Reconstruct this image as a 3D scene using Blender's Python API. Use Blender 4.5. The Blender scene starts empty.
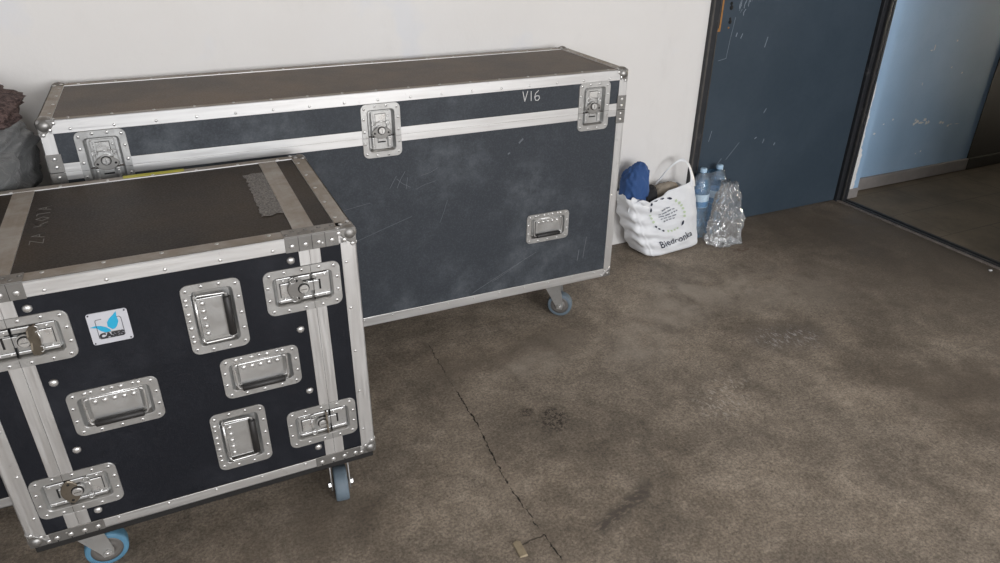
import bpy, bmesh, math, random
from mathutils import Vector, Matrix, noise
random.seed(7)
C = bpy.context.scene.collection
PI = math.pi

# ------------------------------------------------------------------ node helpers
class NT:
    def __init__(s, name):
        s.m = bpy.data.materials.new(name); s.m.use_nodes = True
        s.t = s.m.node_tree; s.n = s.t.nodes; s.l = s.t.links
        s.b = s.n['Principled BSDF']; s.out = s.n['Material Output']
        s._c = None
    def put(s, sock, v):
        if isinstance(v, bpy.types.NodeSocket): s.l.new(v, sock)
        elif v is not None:
            if sock.type == 'RGBA' and not hasattr(v, '__len__'): v = (v, v, v, 1)
            elif sock.type == 'RGBA' and len(v) == 3: v = (*v, 1)
            sock.default_value = v
    def set(s, **k):
        for a, v in k.items(): s.put(s.b.inputs[a.replace('_', ' ')], v)
        return s
    @property
    def co(s):
        if s._c is None: s._c = s.n.new('ShaderNodeTexCoord').outputs['Object']
        return s._c
    def math(s, op, a, b=0.0, c=0.0, clamp=False):
        n = s.n.new('ShaderNodeMath'); n.operation = op; n.use_clamp = clamp
        for i, v in enumerate((a, b, c)): s.put(n.inputs[i], v)
        return n.outputs[0]
    def vmath(s, op, a, b=None, sc=None):
        n = s.n.new('ShaderNodeVectorMath'); n.operation = op
        s.put(n.inputs[0], a)
        if b is not None: s.put(n.inputs[1], b)
        if sc is not None: s.put(n.inputs['Scale'], sc)
        return n.outputs['Value'] if op in ('LENGTH', 'DISTANCE', 'DOT_PRODUCT') else n.outputs['Vector']
    def mapping(s, scale=(1, 1, 1), loc=(0, 0, 0), rot=(0, 0, 0), v=None):
        n = s.n.new('ShaderNodeMapping'); s.put(n.inputs['Vector'], v or s.co)
        n.inputs['Scale'].default_value = scale; n.inputs['Location'].default_value = loc; n.inputs['Rotation'].default_value = rot
        return n.outputs[0]
    def noise(s, scale, detail=4, rough=.55, v=None, dist=0):
        n = s.n.new('ShaderNodeTexNoise'); s.put(n.inputs['Vector'], v or s.co)
        n.inputs['Scale'].default_value = scale; n.inputs['Detail'].default_value = detail
        n.inputs['Roughness'].default_value = rough; n.inputs['Distortion'].default_value = dist
        return n.outputs['Fac']
    def noisec(s, scale, detail=3, v=None):
        n = s.n.new('ShaderNodeTexNoise'); s.put(n.inputs['Vector'], v or s.co)
        n.inputs['Scale'].default_value = scale; n.inputs['Detail'].default_value = detail
        return n.outputs['Color']
    def voro(s, scale, v=None):
        n = s.n.new('ShaderNodeTexVoronoi'); s.put(n.inputs['Vector'], v or s.co); n.inputs['Scale'].default_value = scale
        return n.outputs['Distance']
    def ramp(s, f, lo, hi, a=0.0, b=1.0):
        n = s.n.new('ShaderNodeMapRange'); n.clamp = True; n.interpolation_type = 'SMOOTHSTEP'
        s.put(n.inputs[0], f)
        for i, v in ((1, lo), (2, hi), (3, a), (4, b)): s.put(n.inputs[i], v)
        return n.outputs[0]
    def mix(s, f, a, b, mode='MIX'):
        n = s.n.new('ShaderNodeMix'); n.data_type = 'RGBA'; n.blend_type = mode
        s.put(n.inputs[0], f); s.put(n.inputs[6], a); s.put(n.inputs[7], b)
        return n.outputs[2]
    def bump(s, h, strength=.3, dist=.002):
        n = s.n.new('ShaderNodeBump'); s.put(n.inputs['Height'], h)
        n.inputs['Strength'].default_value = strength; n.inputs['Distance'].default_value = dist
        s.put(s.b.inputs['Normal'], n.outputs[0]); return s
    def upness(s):
        g = s.n.new('ShaderNodeNewGeometry'); x = s.n.new('ShaderNodeSeparateXYZ'); s.l.new(g.outputs['Normal'], x.inputs[0])
        return s.ramp(x.outputs['Z'], .6, .9)
    def flat2(s):       # object position with z dropped
        return s.vmath('MULTIPLY', s.co, (1, 1, 0))
    def seg(s, p, a, b):  # distance from p to the segment a-b (2-D points)
        a3, b3 = Vector((*a, 0)), Vector((*b, 0)); d = b3 - a3
        pa = s.vmath('SUBTRACT', p, tuple(a3))
        h = s.math('DIVIDE', s.vmath('DOT_PRODUCT', pa, tuple(d)), d.length_squared, clamp=True)
        sc = s.n.new('ShaderNodeVectorMath'); sc.operation = 'SCALE'; sc.inputs[0].default_value = tuple(d); s.l.new(h, sc.inputs['Scale'])
        return s.vmath('LENGTH', s.vmath('SUBTRACT', pa, sc.outputs[0]))

def simple(name, col, rough=.5, metal=0.0, var=.0, scale=30, bump=0.0, **k):
    t = NT(name)
    if var:
        f = t.noise(scale)
        t.set(Base_Color=t.mix(f, [c * (1 - var) for c in col], [min(1, c * (1 + var)) for c in col]))
        if bump: t.bump(f, bump)
    else: t.set(Base_Color=col)
    t.set(Roughness=rough, Metallic=metal, **k)
    return t.m

def mat_laminate(name, base, dust, amount, top_dust, spec):
    t = NT(name)
    big = t.noise(3.2, 6, .65); fine = t.noise(220, 2, .5); mid = t.noise(14, 5, .7)
    f = t.math('MULTIPLY', t.ramp(big, .42, .66), t.ramp(mid, .28, .72))
    sm = t.noise(9, 5, .7, v=t.mapping((1, 1, 9), rot=(0, .55, 0)))
    f = t.math('ADD', t.math('MULTIPLY', f, amount), t.math('MULTIPLY', t.ramp(sm, .62, .82), amount * .5))
    f = t.math('ADD', f, t.math('MULTIPLY', t.ramp(fine, .4, .75), amount * .3), clamp=True)
    col = t.mix(f, base, dust)
    up = t.upness()
    td = t.math('MULTIPLY', up, t.math('ADD', .45, t.math('MULTIPLY', t.ramp(big, .3, .7), .5)), clamp=True)
    col = t.mix(td, col, top_dust)
    t.set(Base_Color=col, Roughness=t.ramp(fine, .3, .7, .5, .64), Specular_IOR_Level=spec)
    t.bump(t.voro(330), .25, .0006)
    return t.m

def mat_alu(name, axis, bright=.77, dust=(.22, .172, .122)):
    t = NT(name)
    st = [60, 60, 60]; st[axis] = 2.0
    streak = t.noise(3, 3, .6, v=t.mapping(tuple(st)))
    blot = t.noise(11, 5, .7); up = t.upness()
    grime = t.ramp(t.noise(26, 6, .75), .60, .78, 0, .35)
    c = t.mix(streak, (bright * .82, bright * .82, bright * .82), (bright, bright, bright * .99))
    c = t.mix(grime, c, (.30, .28, .26))
    td = t.math('MULTIPLY', up, t.ramp(blot, .2, .7, .62, .92))
    c = t.mix(td, c, dust)
    t.set(Base_Color=c, Metallic=t.math('MULTIPLY', .82, t.math('SUBTRACT', 1.0, t.math('MULTIPLY', td, .8))), Roughness=t.math('ADD', t.ramp(streak, .3, .7, .36, .5), t.math('MULTIPLY', td, .2)))
    t.bump(streak, .08, .001)
    return t.m

def mat_zinc(name, col=(.66, .65, .61), rough=.36, grime=(.25, .21, .16), amt=.5):
    t = NT(name)
    n1 = t.noise(35, 6, .7); n2 = t.noise(9, 4, .6)
    c = t.mix(t.ramp(n2, .35, .7), col, [x * .85 for x in col])
    c = t.mix(t.math('MULTIPLY', t.ramp(n1, .55, .8), amt), c, grime)
    c = t.mix(t.math('MULTIPLY', t.upness(), .55), c, (.17, .14, .11))
    t.set(Base_Color=c, Metallic=.78, Roughness=t.ramp(n1, .3, .8, rough - .06, rough + .16))
    return t.m

M = {}
M['rack_black'] = mat_laminate('rack_laminate', (.0085, .0097, .0138), (.036, .039, .048), .4, (.048, .033, .0195), .2)
M['long_black'] = mat_laminate('long_laminate', (.034, .040, .049), (.160, .178, .198), .46, (.145, .106, .073), .3)
for i, a in enumerate('xyz'): M['alu_' + a] = mat_alu('aluminium_' + a, i)
M['zinc'] = mat_zinc('zinc_plate', (.60, .605, .60), .34, (.22, .20, .17))
M['steel'] = mat_zinc('dull_steel', (.29, .285, .275), .42, (.17, .145, .12), .6)
M['bright'] = mat_zinc('bright_steel', (.78, .78, .77), .3, (.4, .37, .32), .25)
M['brass'] = mat_zinc('tarnished_wing', (.22, .19, .15), .45, (.08, .06, .04), .75)
M['dark_gap'] = simple('dark_gap', (.008, .008, .008), .8)
M['grip'] = simple('grip_rubber', (.018, .017, .017), .5, var=.3)
M['base_board'] = simple('base_board', (.011, .0105, .0105), .6, var=.4, scale=15)
M['tyre'] = simple('blue_tyre', (.125, .165, .20), .6, var=.25, scale=40)
M['tyre_blue'] = simple('bright_blue_tyre', (.09, .22, .33), .55, var=.25, scale=40)
M['hub'] = simple('wheel_hub', (.17, .16, .15), .5, .3, var=.4)
M['yellow'] = simple('yellow_tape', (.50, .46, .04), .5, var=.2)
M['chalk'] = simple('chalk', (.62, .62, .62), .9)
M['faint_chalk'] = simple('faint_chalk', (.19, .18, .165), .9)
M['scuff'] = simple('scuff', (.125, .138, .155), .8)
M['badge'] = simple('badge_plate', (.62, .63, .68), .4, .25, var=.06, scale=60)
M['badge_blue'] = simple('badge_blue', (.02, .37, .60), .45)
M['badge_ink'] = simple('badge_ink', (.03, .03, .035), .5)

t = NT('grey_tape'); f = t.noise(190, 4, .8); g = t.noise(60, 3, .6)
t.set(Base_Color=t.mix(t.ramp(f, .35, .68), (.04, .036, .032), (.25, .225, .20)), Roughness=.55, Metallic=.1); t.bump(g, .6, .003); M['tape'] = t.m

# floor: grey-brown worn concrete
t = NT('concrete_floor'); p = t.flat2(); AL = 2.0
big = t.noise(1.25, 5, .6, v=p); mid = t.noise(5.5, 6, .68, v=p, dist=.4); fine = t.noise(45, 6, .75, v=p); grit = t.noise(260, 3, .7, v=p)
k_ = lambda *c_: tuple(AL * x * q for x, q in zip(c_, (1, .975, .93)))
c = t.mix(t.ramp(big, .34, .66), k_(.100, .084, .068), k_(.156, .134, .112))
c = t.mix(t.ramp(mid, .34, .72, 0, .5), c, k_(.185, .162, .138))
c = t.mix(t.ramp(t.noise(2.6, 6, .7, v=t.mapping((1, 1, 1), loc=(3.3, 1.2, 0), v=p)), .55, .72, 0, .45), c, k_(.072, .060, .048))
def mulv(c, f, lo, hi, a, b_):
    n_ = t.n.new('ShaderNodeVectorMath'); n_.operation = 'SCALE'; t.put(n_.inputs[0], c); t.put(n_.inputs['Scale'], t.ramp(f, lo, hi, a, b_)); return n_.outputs[0]
c = mulv(c, t.noise(2.3, 5, .6, v=p, dist=.8), .32, .68, .76, 1.17)
c = mulv(c, t.noise(9, 6, .62, v=p, dist=.5), .3, .7, .80, 1.18)
c = mulv(c, fine, .3, .7, .80, 1.18)
c = mulv(c, t.noise(120, 4, .75, v=p), .3, .7, .60, 1.32)
c = t.mix(t.ramp(grit, .62, .76, 0, .45), c, k_(.26, .235, .205))
c = t.mix(t.ramp(t.noise(130, 4, .8, v=p), .585, .64, 0, .85), c, k_(.035, .03, .025))
c = t.mix(t.ramp(t.noise(26, 6, .85, v=p), .60, .66, 0, .7), c, k_(.05, .042, .034))
w = t.vmath('MULTIPLY', t.vmath('SUBTRACT', t.noisec(38, 4, v=p), (.5, .5, .5)), (.022, .022, 0)); pw = t.vmath('ADD', p, w)
w2 = t.vmath('MULTIPLY', t.vmath('SUBTRACT', t.noisec(9, 4, v=p), (.5, .5, .5)), (.16, .16, 0)); pw2 = t.vmath('ADD', p, w2)
crack = None
pts = [(.735, 2.21), (.722, 1.93), (.719, 1.689), (.697, 1.47), (.693, 1.359), (.698, 1.214), (.706, 1.09), (.712, .9)]
for a, b in zip(pts, pts[1:]):
    d = t.seg(pw, a, b); crack = d if crack is None else t.math('MINIMUM', crack, d)
cw = t.ramp(t.noise(17, 5, .8, v=p), .40, .62, -.0010, .0030)
sep = t.n.new('ShaderNodeSeparateXYZ'); t.l.new(p, sep.inputs[0])
cw = t.math('MULTIPLY', cw, t.ramp(sep.outputs['Y'], 2.2, 1.62, .35, 1.0))
cm = t.math('SUBTRACT', 1.0, t.ramp(crack, t.math('MULTIPLY', cw, .5), t.math('ADD', cw, .0015)))
halo = t.ramp(crack, .0, .07, .22, 0)
c = t.mix(halo, c, k_(.075, .063, .052))
c = t.mix(cm, c, (.012, .010, .008))
d = t.seg(pw, (.632, 1.19), (.70, 1.195)); c = t.mix(t.ramp(d, .001, .004, .8, 0), c, (.03, .024, .018))
def blot(c, a, b, r0, r1, amt, col, pp, tex=None):
    f = t.ramp(t.seg(pp, a, b), r0, r1, amt, 0)
    if tex is not None: f = t.math('MULTIPLY', f, tex)
    return t.mix(f, c, tuple(AL * x for x in col))
speck = t.ramp(t.noise(52, 6, .85, v=p, dist=.6), .49, .54)
c = blot(c, (.95, 1.60), (.97, 1.63), .015, .07, .95, (.014, .011, .009), pw, speck)
c = blot(c, (.885, 1.68), (.90, 1.69), .004, .03, .9, (.02, .015, .012), pw, speck)
c = blot(c, (.86, 1.155), (1.03, 1.215), .006, .042, .95, (.050, .042, .035), pw, t.ramp(t.noise(30, 5, .8, v=t.mapping((1, 2.5, 1), rot=(0, 0, -.34), v=p)), .38, .52))
c = blot(c, (1.03, 1.215), (1.07, 1.25), .005, .03, .5, (.055, .046, .038), pw)
scr = t.ramp(t.noise(70, 4, .8, v=t.mapping((1, .45, 1), rot=(0, 0, .6), v=p)), .53, .60)
c = blot(c, (1.98, 1.70), (2.10, 1.66), .02, .11, 1.0, (.34, .32, .31), pw, scr)
c = blot(c, (1.50, 1.45), (1.62, 1.52), .02, .12, .45, (.34, .31, .28), pw, scr)
c = blot(c, (1.98, 1.70), (2.14, 1.66), .04, .16, .5, (.05, .042, .036), pw2)
for a, b, r in (((1.95, 2.15), (2.45, 2.0), .22), ((1.85, 2.10), (1.45, 1.85), .14), ((1.0, 1.9), (1.2, 2.0), .1)):
    c = blot(c, a, b, 0, r * 1.5, .5, (.215, .188, .158), pw2, t.ramp(mid, .3, .6))
for a, b, r in (((2.7, 1.9), (3.35, 1.6), .65), ((2.6, 2.55), (3.35, 2.35), .35), ((2.3, 1.2), (2.9, 1.0), .4), ((.75, 2.0), (1.25, 2.05), .14), ((3.35, 2.5), (3.38, 1.8), .1), ((-.3, 1.35), (.2, 1.5), .2)):  # mixed dark patches; those by the door also paint in shade
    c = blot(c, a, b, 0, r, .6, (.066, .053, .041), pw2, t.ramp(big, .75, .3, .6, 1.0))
for a, b, r, am in (((2.95, 2.45), (3.5, 1.75), .95, .72), ((3.1, 2.3), (3.5, 1.9), .55, .45), ((3.38, 2.7), (3.40, 1.6), .10, .5)):  # shade toward the door and right wall, painted into the floor colour
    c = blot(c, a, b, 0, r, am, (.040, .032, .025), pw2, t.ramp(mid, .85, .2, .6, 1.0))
c = blot(c, (2.41, 2.385), (2.46, 2.40), .005, .04, .8, (.05, .032, .024), pw, speck)
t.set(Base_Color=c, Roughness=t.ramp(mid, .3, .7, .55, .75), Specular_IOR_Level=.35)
t.bump(t.math('ADD', t.math('MULTIPLY', fine, .5), t.math('SUBTRACT', grit, t.math('MULTIPLY', cm, 2.0))), .35, .003); M['floor'] = t.m

t = NT('hall_floor'); p = t.flat2(); n1 = t.noise(3, 5, .65, v=p); n2 = t.noise(40, 5, .7, v=p)
br = t.n.new('ShaderNodeTexBrick'); t.put(br.inputs['Vector'], p); br.inputs['Scale'].default_value = 1; br.inputs['Mortar Size'].default_value = .0025
br.inputs['Brick Width'].default_value = .6; br.inputs['Row Height'].default_value = .3; br.offset = .5
c = t.mix(t.ramp(n1, .3, .7), (.12, .096, .068), (.20, .16, .112)); c = t.mix(t.ramp(n2, .5, .8, 0, .5), c, (.07, .055, .04))
c = t.mix(br.outputs['Fac'], c, (.085, .068, .05)); t.set(Base_Color=c, Roughness=.6); M['hall_floor'] = t.m

t = NT('white_wall'); n1 = t.noise(.9, 5, .6); n2 = t.noise(7, 6, .7, v=t.mapping((1, 1, .45))); n3 = t.noise(60, 3, .6)
c = t.mix(t.ramp(n1, .35, .7), (.77, .752, .730), (.80, .79, .778)); c = t.mix(t.ramp(n2, .52, .78, 0, .35), c, (.67, .655, .635))
c = t.mix(t.ramp(t.noise(22, 5, .75), .70, .76, 0, .6), c, (.52, .49, .46))
c = t.mix(t.ramp(t.noise(4, 3, .6), .60, .75, 0, .28), c, (.68, .72, .80))
t.set(Base_Color=c, Roughness=.85); t.bump(t.math('ADD', n3, n2), .12, .004); M['wall'] = t.m

t = NT('blue_wall'); n1 = t.noise(2, 5, .6); n3 = t.noise(70, 3, .6)
c = t.mix(t.ramp(n1, .3, .7), (.32, .485, .68), (.38, .545, .735)); c = t.mix(t.ramp(n3, .6, .8, 0, .25), c, (.2, .29, .39))
t.set(Base_Color=c, Roughness=.6); t.bump(n3, .15, .002); M['blue_wall'] = t.m
t = NT('door_paint'); n1 = t.noise(2.2, 5, .65); n2 = t.noise(30, 5, .75)
c = t.mix(t.ramp(n1, .3, .7), (.036, .055, .076), (.049, .070, .094)); c = t.mix(t.ramp(n2, .60, .85, 0, .35), c, (.085, .10, .12))
t.set(Base_Color=c, Roughness=t.ramp(n2, .3, .7, .48, .6), Specular_IOR_Level=.4); t.bump(n2, .06, .003); M['door'] = t.m
t = NT('frame_paint'); n1 = t.noise(16, 6, .75)
t.set(Base_Color=t.mix(t.ramp(n1, .58, .72, 0, .5), (.022, .024, .028), (.17, .16, .155)), Roughness=.5); M['frame'] = t.m
M['frame_edge'] = simple('frame_edge', (.10, .095, .09), .5, .3, var=.5, scale=25)
M['worn_edge'] = simple('worn_edge', (.21, .185, .165), .6, .2, var=.6, scale=30)
M['plaster'] = simple('chipped_plaster', (.84, .84, .81), .9, var=.25, scale=40, bump=.4)
M['tan'] = simple('bare_plaster', (.45, .30, .17), .9, var=.25, scale=60)
M['skirting'] = simple('skirting_paint', (.29, .27, .26), .6, var=.25, scale=12)
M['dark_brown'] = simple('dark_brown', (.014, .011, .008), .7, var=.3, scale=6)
M['rust'] = simple('rust', (.36, .17, .045), .7, var=.5, scale=80)
M['scratch'] = simple('scratch_white', (.26, .30, .35), .8)
M['ceiling'] = simple('ceiling_paint', (.50, .48, .455), .9, var=.05, scale=2)
M['room_wall'] = simple('room_wall', (.62, .61, .60), .9, var=.05, scale=2)

t = NT('grey_satin'); n = t.noise(9, 4, .6); t.set(Base_Color=t.mix(n, (.10, .104, .102), (.185, .195, .20)), Roughness=.27, Sheen_Weight=.3); t.bump(t.noise(22, 5, .6, dist=1.2), .7, .012); M['satin'] = t.m
t = NT('maroon_fleece'); n = t.noise(90, 5, .8); n2 = t.noise(16, 4, .7); t.set(Base_Color=t.mix(t.ramp(t.math('MULTIPLY', n, t.math('ADD', n2, .5)), .35, .65), (.028, .014, .014), (.20, .135, .125)), Roughness=.95); t.bump(n, 1, .01); M['fleece'] = t.m
t = NT('bag_film'); n = t.noise(16, 4, .6, v=t.mapping((.35, 1, 1.6)), dist=.8); t.set(Base_Color=(.80, .82, .85), Roughness=.42, Subsurface_Weight=.12, Subsurface_Radius=(.02, .02, .02)); t.bump(n, .5, .006); M['bag'] = t.m
M['bag_ink'] = simple('bag_ink', (.012, .018, .045), .5)
M['bag_grey'] = simple('bag_grey_ink', (.22, .24, .28), .5)
M['bag_green'] = simple('bag_green_ink', (.55, .66, .46), .5)
t = NT('blue_cloth'); n = t.noise(14, 4, .6); t.set(Base_Color=t.mix(n, (.022, .062, .19), (.04, .11, .30)), Roughness=.8); t.bump(t.noise(400, 2), .3, .001); M['blue'] = t.m
M['black_cloth'] = simple('black_cloth', (.012, .012, .014), .85, var=.4)
M['brown_bag_inside'] = simple('brown_bag_inside', (.30, .26, .21), .9, var=.3, scale=40)
M['navy'] = simple('navy_cloth', (.02, .04, .075), .8, var=.3)
M['cap'] = simple('bottle_cap', (.42, .60, .78), .4)
M['label_blue'] = simple('label_blue', (.10, .26, .46), .4, var=.25, scale=50)
M['label_pale'] = simple('label_pale', (.55, .68, .78), .4, var=.15, scale=50)
M['wood'] = simple('wood_chip', (.34, .28, .19), .8, var=.3, scale=80)
def clear(name, tint, amt, rough=.08, nscale=18, frost=(.75, .80, .84)):
    t = NT(name); n, l = t.n, t.l
    tr = n.new('ShaderNodeBsdfTransparent'); t.put(tr.inputs[0], tint)
    gl = n.new('ShaderNodeBsdfGlossy'); gl.inputs['Roughness'].default_value = rough; gl.inputs['Color'].default_value = (1, 1, 1, 1)
    df = n.new('ShaderNodeBsdfDiffuse'); t.put(df.inputs[0], frost)
    bmp = n.new('ShaderNodeBump'); bmp.inputs['Strength'].default_value = .6; bmp.inputs['Distance'].default_value = .006
    l.new(t.noise(nscale, 4, .6, dist=1.0), bmp.inputs['Height'])
    for s_ in (gl, df): l.new(bmp.outputs[0], s_.inputs['Normal'])
    fr = n.new('ShaderNodeFresnel'); fr.inputs[0].default_value = 1.45; l.new(bmp.outputs[0], fr.inputs['Normal'])
    m1 = n.new('ShaderNodeMixShader'); m2 = n.new('ShaderNodeMixShader')
    t.put(m1.inputs[0], t.ramp(t.noise(nscale * .7, 5, .7), .35, .75, amt * .3, amt)); l.new(tr.outputs[0], m1.inputs[1]); l.new(df.outputs[0], m1.inputs[2])
    t.put(m2.inputs[0], t.math('MULTIPLY', fr.outputs[0], 1.3, clamp=True)); l.new(m1.outputs[0], m2.inputs[1]); l.new(gl.outputs[0], m2.inputs[2])
    l.new(m2.outputs[0], t.out.inputs['Surface']); n.remove(t.b); return t.m
M['bottle'] = clear('bottle_plastic', (.62, .82, .97), .42, .06, 30, (.36, .62, .88))
M['film'] = clear('crumpled_film', (.96, .97, .975), .26, .09, 13, (.72, .74, .76))

# ------------------------------------------------------------------ mesh helpers
class B:
    """collects geometry with material slots"""
    def __init__(s): s.bm = bmesh.new(); s.mats = []; s.cur = 0; s.sm = False
    def use(s, key):
        if key not in s.mats: s.mats.append(key)
        s.cur = s.mats.index(key); return s
    def face(s, vs, smooth=None):
        try: f = s.bm.faces.new(vs)
        except ValueError: return None
        f.material_index = s.cur; f.smooth = s.sm if smooth is None else smooth; return f
    def v(s, *p): return s.bm.verts.new(p)
    def box(s, x0, x1, y0, y1, z0, z1, bev=0.0):
        if x0 > x1: x0, x1 = x1, x0
        if y0 > y1: y0, y1 = y1, y0
        if z0 > z1: z0, z1 = z1, z0
        vs = [s.v(x, y, z) for z in (z0, z1) for x, y in ((x0, y0), (x1, y0), (x1, y1), (x0, y1))]
        fs = [s.face([vs[i] for i in q], False) for q in ((3, 2, 1, 0), (4, 5, 6, 7), (0, 1, 5, 4), (1, 2, 6, 5), (2, 3, 7, 6), (3, 0, 4, 7))]
        if bev:
            es = {e for f in fs for e in f.edges}
            r = bmesh.ops.bevel(s.bm, geom=list(es), offset=bev, segments=2, profile=.5, affect='EDGES')
            for f in r['faces']: f.material_index = s.cur
        return s
    def loops(s, Ls, cap0=False, cap1=False, smooth=False, closed=True):
        R = [[s.v(*p) for p in L] for L in Ls]
        n = len(R[0])
        for a, b in zip(R, R[1:]):
            for i in range(n if closed else n - 1):
                j = (i + 1) % n; s.face([a[i], a[j], b[j], b[i]], smooth)
        if cap0: s.face(R[0][::-1], smooth)
        if cap1: s.face(R[-1], smooth)
        return R
    def lathe(s, prof, c, axis=(0, 0, 1), n=16, smooth=True, caps=True):
        ax = Vector(axis).normalized(); q = Vector((0, 0, 1)).rotation_difference(ax); c = Vector(c)
        Ls = [[tuple(c + q @ Vector((r * math.cos(2 * PI * i / n), r * math.sin(2 * PI * i / n), h))) for i in range(n)] for r, h in prof]
        s.loops(Ls, caps, caps, smooth); return s
    def cyl(s, a, b, r, n=12, smooth=True):
        a, b = Vector(a), Vector(b); return s.lathe([(r, 0), (r, (b - a).length)], a, b - a, n, smooth)
    def dome(s, c, axis, r, h=None, n=8):
        h = h or r * .55
        return s.lathe([(r, 0), (r * .92, h * .5), (r * .55, h * .9), (r * .15, h)], c, axis, n)
    def tube(s, pts, r, n=8, smooth=True):
        pts = [Vector(p) for p in pts]; Ls = []; up = Vector((0, .3, 1)).normalized()
        for i, p in enumerate(pts):
            d = (pts[min(i + 1, len(pts) - 1)] - pts[max(i - 1, 0)]).normalized()
            x = d.cross(up); x = x.normalized() if x.length > 1e-4 else Vector((1, 0, 0)); y = x.cross(d).normalized()
            rr = r[i] if hasattr(r, '__len__') else r
            Ls.append([tuple(p + rr * (math.cos(2 * PI * k / n) * x + math.sin(2 * PI * k / n) * y)) for k in range(n)])
        s.loops(Ls, True, True, smooth); return s
    def ribbon(s, pts, w, y, th=.0004):   # flat strokes in the x-z plane at depth y (points are x,z)
        for (x0, z0), (x1, z1) in zip(pts, pts[1:]):
            d = Vector((x1 - x0, z1 - z0)); L = d.length or 1e-6; nx, nz = -d.y / L * w / 2, d.x / L * w / 2; ex, ez = d.x / L * w * .3, d.y / L * w * .3
            q = [(x0 - ex + nx, z0 - ez + nz), (x0 - ex - nx, z0 - ez - nz), (x1 + ex - nx, z1 + ez - nz), (x1 + ex + nx, z1 + ez + nz)]
            s.loops([[(a, y, b) for a, b in q], [(a, y - th, b) for a, b in q]], True, True)
        return s
    def xf(s, m, start=0):
        s.bm.verts.ensure_lookup_table(); bmesh.ops.transform(s.bm, matrix=m, verts=s.bm.verts[start:]); return s
    def text(s, txt, size, m, th=.0003, bold=0.0, conform=None):
        cu = bpy.data.curves.new('t', 'FONT'); cu.body = txt; cu.size = size; cu.align_x = 'CENTER'; cu.align_y = 'CENTER'; cu.space_character = 1.06 if conform else 1.0; cu.offset = bold; cu.resolution_u = 3
        o = bpy.data.objects.new('t', cu); C.objects.link(o); bpy.context.view_layer.update()
        me = o.evaluated_get(bpy.context.evaluated_depsgraph_get()).to_mesh()
        tb = bmesh.new(); tb.from_mesh(me)
        if conform:
            bmesh.ops.triangulate(tb, faces=tb.faces[:]); bmesh.ops.subdivide_edges(tb, edges=tb.edges[:], cuts=2, use_grid_fill=True)
        tb.verts.index_update(); base = [s.bm.verts.new(conform(m @ v.co) if conform else m @ v.co) for v in tb.verts]
        for p in tb.faces: s.face([base[v.index] for v in p.verts], False)
        tb.free()
        o.evaluated_get(bpy.context.evaluated_depsgraph_get()).to_mesh_clear()
        bpy.data.objects.remove(o); bpy.data.curves.remove(cu); return s
    def done(s, name, parent=None, off=(0, 0, 0), loc=None, recalc=True, autosmooth=None):
        if recalc: bmesh.ops.recalc_face_normals(s.bm, faces=s.bm.faces[:])
        if any(off): bmesh.ops.translate(s.bm, verts=s.bm.verts, vec=off)
        me = bpy.data.meshes.new(name); s.bm.to_mesh(me); s.bm.free()
        for k in s.mats: me.materials.append(M[k])
        o = bpy.data.objects.new(name, me); C.objects.link(o)
        if parent: o.parent = parent
        if loc: o.location = loc
        return o

def tag(o, label=None, cat=None, group=None, kind=None):
    for k, v in (('label', label), ('category', cat), ('group', group), ('kind', kind)):
        if v: o[k] = v
    return o
def empty(name, loc, rz=0.0):
    o = bpy.data.objects.new(name, None); C.objects.link(o); o.location = loc; o.rotation_euler = (0, 0, rz); o.empty_display_size = .1; return o
def rr(w, h, r, y, n=5, cx=0, cz=0):
    P = []
    for qx, qz, a0 in ((1, 1, 0), (-1, 1, 90), (-1, -1, 180), (1, -1, 270)):
        for i in range(n + 1):
            a = math.radians(a0 + 90 * i / n); P.append((cx + qx * (w / 2 - r) + r * math.cos(a), y, cz + qz * (h / 2 - r) + r * math.sin(a)))
    return P

def xform(cx, cz, ori):
    """canonical hardware plane (x right, z up, y into the case) to the face"""
    if ori == 0: m = Matrix.Identity(4)
    elif ori == 'ccw': m = Matrix.Rotation(-PI / 2, 4, 'Y')      # top goes to the left
    elif ori == 'cw': m = Matrix.Rotation(PI / 2, 4, 'Y')        # left goes to the top
    elif ori == 'mir': m = Matrix.Diagonal((-1, 1, 1, 1))
    return Matrix.Translation((cx, 0, cz)) @ m

def flange_rivets(b, w, h, inset, nx, nz, y, r=.0046):
    x, z = w / 2 - inset, h / 2 - inset; pts = set()
    for i in range(nx):
        u = -x + 2 * x * i / (nx - 1); uu = max(-x + .006, min(x - .006, u)) if i in (0, nx - 1) else u
        for sz in (-1, 1): pts.add((round(uu, 4), round(sz * (z if 0 < i < nx - 1 else z - .003), 4)))
    for i in range(1, nz - 1):
        for sx in (-1, 1): pts.add((sx * x, round(-z + 2 * z * i / (nz - 1), 4)))
    for px, pz in pts: b.use('bright').dome((px, y, pz), (0, -1, 0), r, .002, 10); b.use('dark_gap').lathe([(r * .3, 0), (r * .3, .0003)], (px, y - .002, pz), (0, -1, 0), 6)

def dish(w, h, r, fl, depth, mat):
    b = B().use(mat); y = -.0022
    Ls = [rr(w, h, r, .0012), rr(w, h, r, y + .0006), rr(w - .0012, h - .0012, r, y), rr(w - 2 * fl, h - 2 * fl, r * .62, y), rr(w - 2 * fl - .003, h - 2 * fl - .003, r * .58, y + .0015), rr(w - 2 * fl - .012, h - 2 * fl - .012, r * .4, depth - .001), rr(w - 2 * fl - .015, h - 2 * fl - .015, r * .35, depth)]
    b.loops(Ls, False, True); return b

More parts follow.
